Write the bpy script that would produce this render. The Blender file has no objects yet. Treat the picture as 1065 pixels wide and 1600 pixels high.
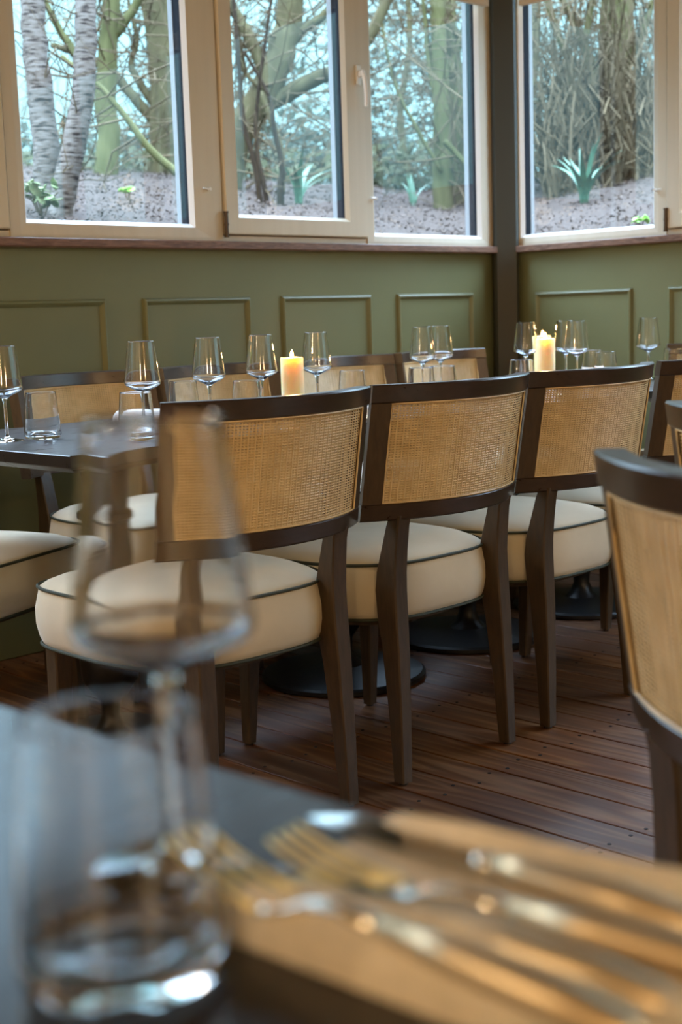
import bpy, bmesh, math, random
from mathutils import Vector, Matrix, noise
random.seed(7)
R2 = math.sqrt(2.0)
scene = bpy.context.scene
COL = scene.collection

# ------------------------------------------------------------------ camera
F_PX, HOR, ROLL, CAMZ = 2132.0, 494.0, 0.033, 1.0
def cam_axes():
    roll = math.atan(ROLL)
    p = math.atan((800 - HOR) * math.cos(roll) / F_PX)
    F = Vector((0, math.cos(p), -math.sin(p))); R0 = Vector((1, 0, 0)); U0 = R0.cross(F)
    c, s = math.cos(roll), math.sin(roll)
    r = c * R0 - s * U0; u = s * R0 + c * U0
    q = Matrix.Rotation(-math.pi / 4, 3, 'Z')
    return q @ F, q @ r, q @ u
CF, CR, CU = cam_axes()
cd = bpy.data.cameras.new('camera'); cam = bpy.data.objects.new('camera', cd); COL.objects.link(cam)
m = Matrix((CR, CU, -CF)).transposed().to_4x4(); m.translation = Vector((0, 0, CAMZ))
cam.matrix_world = m
cd.sensor_fit = 'VERTICAL'; cd.sensor_height = 24.0; cd.sensor_width = 24.0 * 1065 / 1600
cd.lens = F_PX / 1600 * 24.0
cd.clip_start = 0.02; cd.clip_end = 300
cd.dof.use_dof = True; cd.dof.focus_distance = 3.0; cd.dof.aperture_fstop = 3.3
scene.camera = cam

# ------------------------------------------------------------------ world (overcast daylight)
w = bpy.data.worlds.new('world'); scene.world = w; w.use_nodes = True
nt = w.node_tree; nt.nodes.clear()
wo = nt.nodes.new('ShaderNodeOutputWorld'); bg = nt.nodes.new('ShaderNodeBackground')
tc = nt.nodes.new('ShaderNodeTexCoord'); sx = nt.nodes.new('ShaderNodeSeparateXYZ'); rp = nt.nodes.new('ShaderNodeValToRGB')
nt.links.new(tc.outputs['Generated'], sx.inputs[0]); nt.links.new(sx.outputs['Z'], rp.inputs[0])
e = rp.color_ramp.elements      # overcast sky: about three times brighter overhead than at the horizon
e[0].position = 0.0; e[0].color = (0.085, 0.190, 0.215, 1); e[1].position = 0.75; e[1].color = (2.9, 3.9, 5.2, 1)
x = e.new(0.27); x.color = (0.18, 0.34, 0.40, 1)
nt.links.new(rp.outputs[0], bg.inputs[0]); bg.inputs[1].default_value = 5.9
nt.links.new(bg.outputs[0], wo.inputs[0])

# ------------------------------------------------------------------ view
vs = scene.view_settings
scene.display_settings.display_device = 'sRGB'
vs.view_transform = 'Standard'; vs.look = 'None'; vs.gamma = 1.0; vs.use_curve_mapping = False
vs.exposure = 0.12
WARM = (1.0, 0.70, 0.38)
CEIL_LAMPS = [((-1.9, -1.0), 72), ((0.3, -2.5), 60), ((-1.6, 1.6), 36), ((0.2, 3.1), 26), ((2.9, -1.2), 26)]
CEIL_Z = 2.80

# ------------------------------------------------------------------ materials
def mat(name, col, rough=0.5, metal=0.0, spec=0.5, **kw):
    m = bpy.data.materials.new(name); m.use_nodes = True
    b = m.node_tree.nodes['Principled BSDF']
    b.inputs['Base Color'].default_value = (*col, 1); b.inputs['Roughness'].default_value = rough
    b.inputs['Metallic'].default_value = metal; b.inputs['Specular IOR Level'].default_value = spec
    for k, v in kw.items(): b.inputs[k.replace('_', ' ')].default_value = v
    return m
def N(m, t): return m.node_tree.nodes.new(t)
def L(m, a, b): m.node_tree.links.new(a, b)
def noisy(name, c1, c2, scale=(1, 1, 1), nscale=8.0, detail=4, rough=0.5, bump=0.0, metal=0.0, spec=0.5, rand=0.0, dist=0.0, r2=None, lo=0.3, hi=0.7, bscale=None, **kw):
    m = mat(name, c1, rough, metal, spec, **kw); b = m.node_tree.nodes['Principled BSDF']
    tc = N(m, 'ShaderNodeTexCoord'); mp = N(m, 'ShaderNodeMapping'); nz = N(m, 'ShaderNodeTexNoise'); cr = N(m, 'ShaderNodeValToRGB')
    mp.inputs['Scale'].default_value = scale
    L(m, tc.outputs['Object'], mp.inputs[0]); L(m, mp.outputs[0], nz.inputs['Vector'])
    nz.inputs['Scale'].default_value = nscale; nz.inputs['Detail'].default_value = detail; nz.inputs['Distortion'].default_value = dist
    cr.color_ramp.elements[0].position = lo; cr.color_ramp.elements[1].position = hi
    cr.color_ramp.elements[0].color = (*c1, 1); cr.color_ramp.elements[1].color = (*c2, 1)
    L(m, nz.outputs[0], cr.inputs[0]); out = cr.outputs[0]
    if rand:
        oi = N(m, 'ShaderNodeObjectInfo'); hs = N(m, 'ShaderNodeHueSaturation'); mr = N(m, 'ShaderNodeMapRange')
        mr.inputs[3].default_value = 1 - rand; mr.inputs[4].default_value = 1 + rand
        L(m, oi.outputs['Random'], mr.inputs[0]); L(m, mr.outputs[0], hs.inputs['Value']); L(m, out, hs.inputs['Color']); out = hs.outputs[0]
        ad = N(m, 'ShaderNodeVectorMath'); ad.operation = 'ADD'; sc = N(m, 'ShaderNodeVectorMath'); sc.operation = 'SCALE'
        sc.inputs[0].default_value = (7, 13, 5); sc.inputs['Scale'].default_value = 1
        L(m, oi.outputs['Random'], sc.inputs['Scale']); L(m, mp.outputs[0], ad.inputs[0]); L(m, sc.outputs[0], ad.inputs[1]); L(m, ad.outputs[0], nz.inputs['Vector'])
    L(m, out, b.inputs['Base Color'])
    if bump:
        bp = N(m, 'ShaderNodeBump'); bp.inputs['Strength'].default_value = bump; bp.inputs['Distance'].default_value = 0.002
        L(m, nz.outputs[0], bp.inputs['Height']); L(m, bp.outputs[0], b.inputs['Normal'])
    if r2 is not None:
        mr = N(m, 'ShaderNodeMapRange'); mr.inputs[3].default_value = rough; mr.inputs[4].default_value = r2
        L(m, nz.outputs[0], mr.inputs[0]); L(m, mr.outputs[0], b.inputs['Roughness'])
    return m
M = {}
M['green'] = noisy('sage_green_paint', (0.150, 0.158, 0.076), (0.165, 0.174, 0.085), nscale=3, rough=0.42, spec=0.35)
M['cream_paint'] = mat('cream_wall_paint', (0.62, 0.50, 0.34), 0.8)
M['ceiling'] = mat('ceiling_paint', (0.20, 0.165, 0.12), 0.85)
M['upper_wall'] = mat('dark_upper_wall_paint', (0.06, 0.06, 0.035), 0.7)
M['upvc'] = noisy('cream_window_frame', (0.63, 0.56, 0.44), (0.59, 0.52, 0.40), scale=(1, 1, .05), nscale=30, rough=0.38)
M['white_bead'] = mat('white_glazing_bead', (0.80, 0.80, 0.78), 0.35)
M['outer'] = mat('grey_outer_frame', (0.22, 0.22, 0.22), 0.5)
M['gasket'] = mat('black_rubber_gasket', (0.004, 0.005, 0.008), 0.75, spec=0.1)
M['sill'] = noisy('dark_oak_sill', (0.085, 0.035, 0.018), (0.24, 0.12, 0.07), scale=(1, 8, 8), nscale=14, detail=6, rough=0.45, dist=1.5, bump=.3)
M['sill_r'] = noisy('dark_oak_sill_right', (0.085, 0.035, 0.018), (0.26, 0.14, 0.085), scale=(8, 1, 8), nscale=14, detail=6, rough=0.45, dist=1.5, bump=.3)
M['post'] = mat('dark_green_post_paint', (0.030, 0.030, 0.020), 0.55)
M['dark_wood'] = noisy('dark_stained_oak', (0.035, 0.021, 0.0095), (0.070, 0.042, 0.019), scale=(6, 6, 1), nscale=18, detail=6, rough=0.40, r2=0.5, bump=.25, dist=.6, lo=.25, hi=.75, spec=0.5)
M['rail_wood'] = noisy('dark_stained_oak_rail', (0.026, 0.016, 0.010), (0.046, 0.028, 0.018), scale=(1, 7, 7), nscale=14, detail=5, rough=0.25, r2=0.33, bump=.05, dist=.6, lo=.25, hi=.75, spec=0.6)
M['cane'] = noisy('woven_cane', (0.56, 0.40, 0.19), (0.72, 0.55, 0.30), nscale=25, detail=3, rough=0.42)
M['fabric'] = noisy('cream_velvet', (0.50, 0.43, 0.30), (0.62, 0.545, 0.40), nscale=5, detail=5, rough=0.85, spec=0.3, Sheen_Weight=0.35, Sheen_Roughness=0.4)
M['piping'] = mat('dark_green_piping', (0.028, 0.034, 0.018), 0.7)
M['table'] = noisy('dark_table_top', (0.012, 0.009, 0.008), (0.022, 0.015, 0.012), scale=(1, 8, 1), nscale=10, detail=5, rough=0.24, r2=0.34, spec=0.5)
M['iron'] = noisy('black_cast_iron', (0.005, 0.005, 0.006), (0.010, 0.010, 0.011), nscale=40, rough=0.38, bump=.2)
M['steel'] = mat('polished_steel', (0.82, 0.80, 0.74), 0.16, 1.0)
M['handle'] = mat('satin_bronze_handle', (0.76, 0.62, 0.42), 0.36, 0.9)
M['blade'] = mat('mirror_blade_steel', (0.62, 0.62, 0.60), 0.07, 1.0)
M['tine_warm_glint'] = mat('steel_warm_glint_tint', (1.0, 0.86, 0.46), 0.42, 1.0)  # steel tines, warm lamp reflection painted in as a yellow base colour
M['napkin'] = noisy('linen_napkin', (0.57, 0.52, 0.42), (0.67, 0.61, 0.51), nscale=120, detail=2, rough=0.9, bump=.3)
M['napkin_white'] = noisy('white_linen_napkin', (0.78, 0.76, 0.74), (0.84, 0.82, 0.80), nscale=120, detail=2, rough=0.9, bump=.3)
M['blind'] = mat('beige_blind_fabric', (0.62, 0.50, 0.34), 0.9)
M['metal_dark'] = mat('dark_bronze_hinge', (0.08, 0.06, 0.045), 0.4, 0.8)
M['white_metal'] = mat('white_handle_enamel', (0.82, 0.80, 0.76), 0.3)
M['lamp_body'] = mat('brass_lamp_housing', (0.5, 0.36, 0.16), 0.35, 0.9)

# floor boards: stained, with rings, wear and per-board tone
def floor_mat():
    m = mat('stained_pine_boards', (0.1, 0.04, 0.02), 0.4); b = m.node_tree.nodes['Principled BSDF']
    tc = N(m, 'ShaderNodeTexCoord'); oi = N(m, 'ShaderNodeObjectInfo')
    sc = N(m, 'ShaderNodeVectorMath'); sc.operation = 'SCALE'; sc.inputs[0].default_value = (0.15, 9, 4); L(m, oi.outputs['Random'], sc.inputs['Scale'])
    ad = N(m, 'ShaderNodeVectorMath'); ad.operation = 'ADD'; L(m, tc.outputs['Object'], ad.inputs[0]); L(m, sc.outputs[0], ad.inputs[1])
    mp = N(m, 'ShaderNodeMapping'); mp.inputs['Scale'].default_value = (1, 0.09, 1); L(m, ad.outputs[0], mp.inputs[0])
    n1 = N(m, 'ShaderNodeTexNoise'); n1.inputs['Scale'].default_value = 9; n1.inputs['Detail'].default_value = 2; L(m, mp.outputs[0], n1.inputs['Vector'])
    mu = N(m, 'ShaderNodeMath'); mu.operation = 'MULTIPLY'; mu.inputs[1].default_value = 60; L(m, n1.outputs[0], mu.inputs[0])
    sn = N(m, 'ShaderNodeMath'); sn.operation = 'SINE'; L(m, mu.outputs[0], sn.inputs[0])
    cr = N(m, 'ShaderNodeValToRGB'); e = cr.color_ramp.elements
    e[0].position = 0.15; e[0].color = (0.095, 0.040, 0.018, 1); e[1].position = 0.99; e[1].color = (0.165, 0.086, 0.045, 1)
    x = e.new(0.7); x.color = (0.118, 0.050, 0.023, 1)
    mr = N(m, 'ShaderNodeMapRange'); mr.inputs[1].default_value = -1; mr.inputs[2].default_value = 1; L(m, sn.outputs[0], mr.inputs[0]); L(m, mr.outputs[0], cr.inputs[0])
    n2 = N(m, 'ShaderNodeTexNoise'); n2.inputs['Scale'].default_value = 60; n2.inputs['Detail'].default_value = 5; L(m, mp.outputs[0], n2.inputs['Vector'])
    n3 = N(m, 'ShaderNodeTexNoise'); n3.inputs['Scale'].default_value = 2.2; n3.inputs['Detail'].default_value = 3; L(m, ad.outputs[0], n3.inputs['Vector'])
    mx = N(m, 'ShaderNodeMix'); mx.data_type = 'RGBA'; mx.blend_type = 'MULTIPLY'; mx.inputs[0].default_value = 0.75
    L(m, cr.outputs[0], mx.inputs[6]); L(m, n2.outputs[0], mx.inputs[7])
    hs = N(m, 'ShaderNodeHueSaturation'); ma = N(m, 'ShaderNodeMapRange'); ma.inputs[3].default_value = 1.1; ma.inputs[4].default_value = 2.1
    L(m, oi.outputs['Random'], ma.inputs[0]); L(m, ma.outputs[0], hs.inputs['Value']); L(m, mx.outputs[2], hs.inputs['Color'])
    mb = N(m, 'ShaderNodeMapRange'); mb.inputs[1].default_value = .3; mb.inputs[2].default_value = .7; mb.inputs[3].default_value = 1.0; mb.inputs[4].default_value = 1.25
    L(m, n3.outputs[0], mb.inputs[0]); L(m, mb.outputs[0], hs.inputs['Saturation'])
    L(m, hs.outputs[0], b.inputs['Base Color'])
    rr = N(m, 'ShaderNodeMapRange'); rr.inputs[3].default_value = 0.36; rr.inputs[4].default_value = 0.58; L(m, n3.outputs[0], rr.inputs[0]); L(m, rr.outputs[0], b.inputs['Roughness'])
    bp = N(m, 'ShaderNodeBump'); bp.inputs['Strength'].default_value = .25; bp.inputs['Distance'].default_value = .002
    L(m, mr.outputs[0], bp.inputs['Height']); L(m, bp.outputs[0], b.inputs['Normal'])
    return m
M['board'] = floor_mat()
def glass_mat(name, col=(1, 1, 1), ior=1.5):
    m = bpy.data.materials.new(name); m.use_nodes = True; nt = m.node_tree; nt.nodes.clear()
    o = N(m, 'ShaderNodeOutputMaterial'); g = N(m, 'ShaderNodeBsdfGlass'); g.inputs['Color'].default_value = (*col, 1)
    g.inputs['Roughness'].default_value = 0.0; g.inputs['IOR'].default_value = ior; L(m, g.outputs[0], o.inputs[0]); return m
M['glass'] = glass_mat('clear_glass', (0.985, 0.99, 0.995), 1.5)
def pane_mat():
    m = bpy.data.materials.new('window_glass'); m.use_nodes = True; nt = m.node_tree; nt.nodes.clear()
    o = N(m, 'ShaderNodeOutputMaterial'); t = N(m, 'ShaderNodeBsdfTransparent'); g = N(m, 'ShaderNodeBsdfGlossy'); mx = N(m, 'ShaderNodeMixShader'); f = N(m, 'ShaderNodeFresnel')
    t.inputs[0].default_value = (0.975, 0.985, 0.985, 1); g.inputs['Roughness'].default_value = 0.01; ge = N(m, 'ShaderNodeNewGeometry'); mr = N(m, 'ShaderNodeMapRange'); mr.inputs[3].default_value = 1.45; mr.inputs[4].default_value = 1 / 1.45
    L(m, ge.outputs['Backfacing'], mr.inputs[0]); L(m, mr.outputs[0], f.inputs[0])      # same reflectance from either side of the sheet
    L(m, f.outputs[0], mx.inputs[0]); L(m, t.outputs[0], mx.inputs[1]); L(m, g.outputs[0], mx.inputs[2]); L(m, mx.outputs[0], o.inputs[0]); return m
M['pane'] = pane_mat()
def emis(name, col, s):
    m = mat(name, col, 0.5); b = m.node_tree.nodes['Principled BSDF']
    b.inputs['Emission Color'].default_value = (*col, 1); b.inputs['Emission Strength'].default_value = s; return m
M['flame'] = emis('candle_flame', (1.0, 0.55, 0.16), 28)
M['bulb'] = emis('warm_bulb', (1.0, 0.66, 0.30), 60)
M['wax'] = mat('ivory_wax', (0.95, 0.74, 0.40), 0.5, Subsurface_Weight=0.8, Subsurface_Radius=(0.05, 0.03, 0.012), Subsurface_Scale=0.8)
M['wick'] = mat('burnt_wick', (0.01, 0.008, 0.006), 0.9)
# outdoors
M['mulch'] = noisy('bark_mulch_soil', (0.022, 0.016, 0.013), (0.060, 0.045, 0.037), nscale=90, detail=8, rough=0.95, bump=.6)
M['chip1'] = noisy('bark_chip_brown', (0.026, 0.018, 0.014), (0.105, 0.080, 0.066), nscale=40, rough=0.9, lo=.4, hi=.65)
M['chip2'] = noisy('dead_leaf_pale', (0.0660, 0.0420, 0.0252), (0.0966, 0.0672, 0.0437), nscale=9, rough=0.8)
M['birch'] = None
M['bark'] = noisy('mossy_bark', (0.0381, 0.0318, 0.0170), (0.0694, 0.0612, 0.0297), scale=(3, 3, .6), nscale=6, detail=6, rough=0.95, bump=1.0)
M['bark_green'] = noisy('green_mossy_bark', (0.0463, 0.0468, 0.0180), (0.0810, 0.0774, 0.0321), scale=(3, 3, .6), nscale=6, detail=6, rough=0.95, bump=1.0)
M['bark_dark'] = noisy('dark_bark', (0.0123, 0.0084, 0.0054), (0.0245, 0.0168, 0.0107), scale=(3, 3, .6), nscale=8, detail=6, rough=0.95, bump=1.0)
M['twig'] = noisy('grey_brown_twigs', (0.0579, 0.0420, 0.0238), (0.0851, 0.0642, 0.0364), nscale=3, rough=0.9)
M['leaf_teal'] = noisy('evergreen_foliage', (0.0123, 0.0180, 0.0112), (0.0245, 0.0318, 0.0185), nscale=3, rough=0.7)
M['leaf_pale'] = noisy('pale_shrub_foliage', (0.0272, 0.0318, 0.0131), (0.0428, 0.0450, 0.0194), nscale=3, rough=0.7)
M['iris'] = noisy('blue_green_iris_leaf', (0.0339, 0.0986, 0.0589), (0.0617, 0.1340, 0.0726), nscale=4, rough=0.5)
M['ivy'] = noisy('variegated_ivy_leaf', (0.055, 0.10, 0.03), (0.26, 0.30, 0.15), nscale=30, rough=0.5)
M['bright_leaf'] = mat('fresh_green_leaf', (0.24, 0.55, 0.06), 0.5)
M['grass'] = noisy('distant_grass', (0.16, 0.22, 0.12), (0.26, 0.32, 0.18), nscale=2, rough=0.9)
def cherry_mat():
    m = mat('banded_cherry_bark', (0.4, 0.38, 0.36), 0.75); b = m.node_tree.nodes['Principled BSDF']
    tc = N(m, 'ShaderNodeTexCoord'); mp = N(m, 'ShaderNodeMapping'); mp.inputs['Scale'].default_value = (20, 20, 105); L(m, tc.outputs['Object'], mp.inputs[0])
    nz = N(m, 'ShaderNodeTexNoise'); nz.inputs['Scale'].default_value = 1; nz.inputs['Detail'].default_value = 3; L(m, mp.outputs[0], nz.inputs['Vector'])
    cr = N(m, 'ShaderNodeValToRGB'); e = cr.color_ramp.elements
    e[0].position = 0.36; e[0].color = (0.018, 0.014, 0.012, 1); e[1].position = 0.47; e[1].color = (0.088, 0.072, 0.058, 1); x = e.new(0.66); x.color = (0.130, 0.115, 0.10, 1)
    L(m, nz.outputs[0], cr.inputs[0]); L(m, cr.outputs[0], b.inputs['Base Color'])
    bp = N(m, 'ShaderNodeBump'); bp.inputs['Strength'].default_value = .6; bp.inputs['Distance'].default_value = .004; L(m, nz.outputs[0], bp.inputs['Height']); L(m, bp.outputs[0], b.inputs['Normal'])
    return m
M['cherry'] = cherry_mat()

for k_ in ('mulch', 'chip1', 'chip2', 'bark', 'bark_green', 'twig', 'ivy', 'bark_dark', 'leaf_teal', 'leaf_pale', 'cherry'):
    M[k_].node_tree.nodes['Principled BSDF'].inputs['Specular IOR Level'].default_value = 0.08     # matt, damp bark and litter

# ------------------------------------------------------------------ mesh helpers
def tag(o, label=None, cat=None, group=None, kind=None):
    if label: o['label'] = label
    if cat: o['category'] = cat
    if group: o['group'] = group
    if kind: o['kind'] = kind
    return o
def obj(name, bm, material, parent=None, smooth=False, angle=0.6):
    me = bpy.data.meshes.new(name)
    bmesh.ops.recalc_face_normals(bm, faces=bm.faces[:])
    bm.to_mesh(me); bm.free()
    me.materials.append(M[material] if isinstance(material, str) else material)
    if smooth:
        for p in me.polygons: p.use_smooth = True
        if angle:
            me.set_sharp_from_angle(angle=angle)
    o = bpy.data.objects.new(name, me); COL.objects.link(o)
    if parent: o.parent = parent
    return o
def empty(name, loc=(0, 0, 0), rz=0):
    o = bpy.data.objects.new(name, None); COL.objects.link(o); o.location = loc; o.rotation_euler = (0, 0, rz); o.empty_display_size = .05
    return o
def box(bm, x0, x1, y0, y1, z0, z1, bev=0.0):
    v = [bm.verts.new((x, y, z)) for z in (z0, z1) for y in (y0, y1) for x in (x0, x1)]
    fs = [bm.faces.new([v[i] for i in f]) for f in ((0, 2, 3, 1), (4, 5, 7, 6), (0, 1, 5, 4), (2, 6, 7, 3), (0, 4, 6, 2), (1, 3, 7, 5))]
    if bev:
        es = set(e for f in fs for e in f.edges)
        bmesh.ops.bevel(bm, geom=list(es), offset=bev, segments=1, affect='EDGES', profile=.5)
def boxobj(name, b, material, parent=None, bev=0.0):
    bm = bmesh.new(); box(bm, *b, bev=bev); return obj(name, bm, material, parent)
def lathe(bm, prof, n=32, c=(0, 0, 0)):
    rings = []
    for r, z in prof:
        if r < 1e-6: rings.append([bm.verts.new((c[0], c[1], c[2] + z))])
        else: rings.append([bm.verts.new((c[0] + r * math.cos(2 * math.pi * i / n), c[1] + r * math.sin(2 * math.pi * i / n), c[2] + z)) for i in range(n)])
    for a, b in zip(rings, rings[1:]):
        for i in range(n):
            j = (i + 1) % n
            if len(a) == 1 and len(b) == 1: continue
            if len(a) == 1: bm.faces.new((a[0], b[j], b[i]))
            elif len(b) == 1: bm.faces.new((a[i], a[j], b[0]))
            else: bm.faces.new((a[i], a[j], b[j], b[i]))
def tube(bm, pts, rad, n=8, closed=False, caps=True):
    pts = [Vector(p) for p in pts]; k = len(pts)
    if not hasattr(rad, '__len__'): rad = [rad] * k
    rings = []; up = None
    for i, p in enumerate(pts):
        if closed: d = (pts[(i + 1) % k] - pts[i - 1])
        else: d = pts[min(i + 1, k - 1)] - pts[max(i - 1, 0)]
        if d.length < 1e-9: d = Vector((0, 0, 1))
        d.normalize()
        if up is None: up = Vector((0, 0, 1)) if abs(d.z) < .9 else Vector((1, 0, 0))
        a = up - d * up.dot(d)
        if a.length < 1e-6: a = d.orthogonal()
        a.normalize(); b = d.cross(a); up = a
        rings.append([bm.verts.new(p + (a * math.cos(2 * math.pi * j / n) + b * math.sin(2 * math.pi * j / n)) * rad[i]) for j in range(n)])
    rr = list(zip(rings, rings[1:])) + ([(rings[-1], rings[0])] if closed else [])
    for A, B in rr:
        for j in range(n): bm.faces.new((A[j], A[(j + 1) % n], B[(j + 1) % n], B[j]))
    if caps and not closed: bm.faces.new(rings[0][::-1]); bm.faces.new(rings[-1])
def loft(bm, secs, caps=True):
    rings = [[bm.verts.new(p) for p in s] for s in secs]; n = len(rings[0])
    for A, B in zip(rings, rings[1:]):
        for j in range(n): bm.faces.new((A[j], A[(j + 1) % n], B[(j + 1) % n], B[j]))
    if caps: bm.faces.new(rings[0][::-1]); bm.faces.new(rings[-1])
    return rings
def kids(o): return [c for c in bpy.data.objects if c.parent == o]
CH = {}
def copy_tree(o, loc, rz, sx=1):
    c = o.copy(); COL.objects.link(c); c.location = loc; c.rotation_euler = (0, 0, rz)
    for ch in CH[o.name]:
        d = ch.copy(); COL.objects.link(d); d.parent = c
        for g in CH.get(ch.name, []):
            e = g.copy(); COL.objects.link(e); e.parent = d
    return c
def ray(x, y): return CF + CR * ((x - 532.5) / F_PX) - CU * ((y - 800) / F_PX)
def at_d(x, y, D):      # a point in the garden, D metres of depth away
    return Vector((0, 0, CAMZ)) + ray(x, y) * D

# ================================================================== THE ROOM
WY, WX = 3.60, 4.61      # inner faces of the long and short window walls
X0, Y0 = -2.6, -3.2      # the walls behind the photographer
SILL = 1.235
fl = tag(boxobj('floor', (X0, WX + .15, Y0, WY + .15, -0.06, -0.013), mat('floor_base_dark', (0.008, 0.006, 0.005), .9)), kind='structure')
bw = 0.1113; x = 2.162 - 43 * bw; i = 0
rb = random.Random(3)
while x < WX:
    y = Y0; x1 = min(x + bw, WX)
    cuts = [Y0] + [Y0 + rb.uniform(.5, 1.6) + 3.1 * (k) for k in range(3) if Y0 + 3.1 * k + 1.6 < WY - .4] + [WY]
    if x < .3: cuts = [Y0, rb.uniform(-1, 1), WY]
    for a, b in zip(cuts, cuts[1:]):
        bm = bmesh.new(); h = rb.uniform(-.0006, .0006)
        box(bm, x + .0026, x1 - .0026, a + .0008, b - .0008, -.02, h, bev=.0012)
        obj('floor_board', bm, 'board', fl)
    x += bw; i += 1
bm = bmesh.new()
x = 2.162 - 16 * bw
while x < WX - bw:
    for yy in [0.55 + .42 * k for k in range(8)]:
        for dx in (.025, .086):
            cx, cy = x + dx + rb.uniform(-.008, .008), yy + rb.uniform(-.02, .02)
            lathe(bm, [(.0, .0012), (.0042, .0012), (.0046, .0002)], 6, (cx, cy, 0))
    x += bw
tag(obj('nail_head', bm, mat('black_nail_iron', (.006, .005, .005), .8), fl), kind='stuff')

tag(boxobj('ceiling', (X0, WX + .15, Y0, WY + .15, CEIL_Z, CEIL_Z + .1), 'ceiling'), kind='structure')
tag(boxobj('wall_back', (X0, WX + .15, Y0 - .1, Y0, 0, CEIL_Z), 'cream_paint'), kind='structure')
tag(boxobj('wall_side', (X0 - .1, X0, Y0 - .1, WY + .15, 0, CEIL_Z), 'cream_paint'), kind='structure')
wl = tag(boxobj('wall_left', (X0, WX + .15, WY, WY + .15, 0, SILL), 'green'), kind='structure')
wr = tag(boxobj('wall_right', (WX, WX + .15, Y0, WY, 0, SILL), 'green'), kind='structure')
tag(boxobj('trim_1', (X0, WX + .15, WY - .01, WY + .15, 2.46, CEIL_Z), 'upper_wall'), kind='structure')
tag(boxobj('trim_2', (WX - .01, WX + .15, Y0, WY - .01, 2.46, CEIL_Z), 'upper_wall'), kind='structure')
def panel_frame(parent, a0, a1, z0, z1, side):
    prof = [(0, 0), (.004, .010), (.010, .013), (.016, .009), (.022, .0)]      # across, proud
    bm = bmesh.new(); secs = []
    cs = [(a0, z0, 1, 1), (a1, z0, -1, 1), (a1, z1, -1, -1), (a0, z1, 1, -1)]
    for (a, z, sa, sz) in cs:
        s = []
        for t, p in prof:
            A, Z = a + sa * t, z + sz * t
            s.append((A, WY - p, Z) if side == 'L' else (WX - p, A, Z))
        secs.append(s)
    rings = [[bm.verts.new(p) for p in s] for s in secs]
    for k in range(4):
        A, B = rings[k], rings[(k + 1) % 4]
        for j in range(len(prof) - 1): bm.faces.new((A[j], A[j + 1], B[j + 1], B[j]))
    return obj('panel_moulding', bm, 'green', parent, smooth=True, angle=.5)
for k in range(9): a = 4.402 - k * .6085; panel_frame(wl, a - .463, a, .22, 1.078, 'L')
for k in range(8): a = 3.436 - k * .624; panel_frame(wr, a - .466, a, .22, 1.072, 'R')
tag(boxobj('baseboard_left', (X0, WX, WY - .016, WY, 0, .14), 'green', bev=.004), kind='structure')
tag(boxobj('baseboard_right', (WX - .016, WX, Y0, WY - .016, 0, .14), 'green', bev=.004), kind='structure')
tag(boxobj('trim_3', (X0, WX - .03, WY - .055, WY + .15, SILL, SILL + .027), 'sill', bev=.003), kind='structure')
tag(boxobj('trim_4', (WX - .055, WX + .15, Y0, WY - .06, SILL, SILL + .027), 'sill_r', bev=.003), kind='structure')
# corner post
bm = bmesh.new(); c = Vector((4.565, 3.555)); 
ring = []
for (a, b) in ((-.052, -.04), (-.040, -.052), (.040, -.052), (.052, -.04), (.052, .05), (-.052, .05)):
    d = Vector(((a + b) / R2, (b - a) / R2)); ring.append(c + d)
loft(bm, [[(p.x, p.y, z) for p in ring] for z in (0, CEIL_Z)])
tag(obj('trim_5', bm, 'post'), kind='structure')

# windows. axis 'L': runs in X on plane y=FY, outside is +y ; axis 'R': runs in Y on plane x=FX
FY, FX = 3.575, 4.585
def wbox(bm, ax, a0, a1, d0, d1, z0, z1, bev=0.0):
    if ax == 'L': box(bm, a0, a1, FY + d0, FY + d1, z0, z1, bev)
    else: box(bm, FX + d0, FX + d1, a0, a1, z0, z1, bev)
def wp(ax, a, d, z): return (a, FY + d, z) if ax == 'L' else (FX + d, a, z)
def rect_ring(bm, ax, o, i, do, di):      # sloped ring between outer rect o at depth do and inner rect i at depth di
    O = [bm.verts.new(wp(ax, a, do, z)) for a, z in ((o[0], o[2]), (o[1], o[2]), (o[1], o[3]), (o[0], o[3]))]
    I = [bm.verts.new(wp(ax, a, di, z)) for a, z in ((i[0], i[2]), (i[1], i[2]), (i[1], i[3]), (i[0], i[3]))]
    for k in range(4): bm.faces.new((O[k], O[(k + 1) % 4], I[(k + 1) % 4], I[k]))
ZB, ZT = SILL + .027, 2.46
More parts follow.
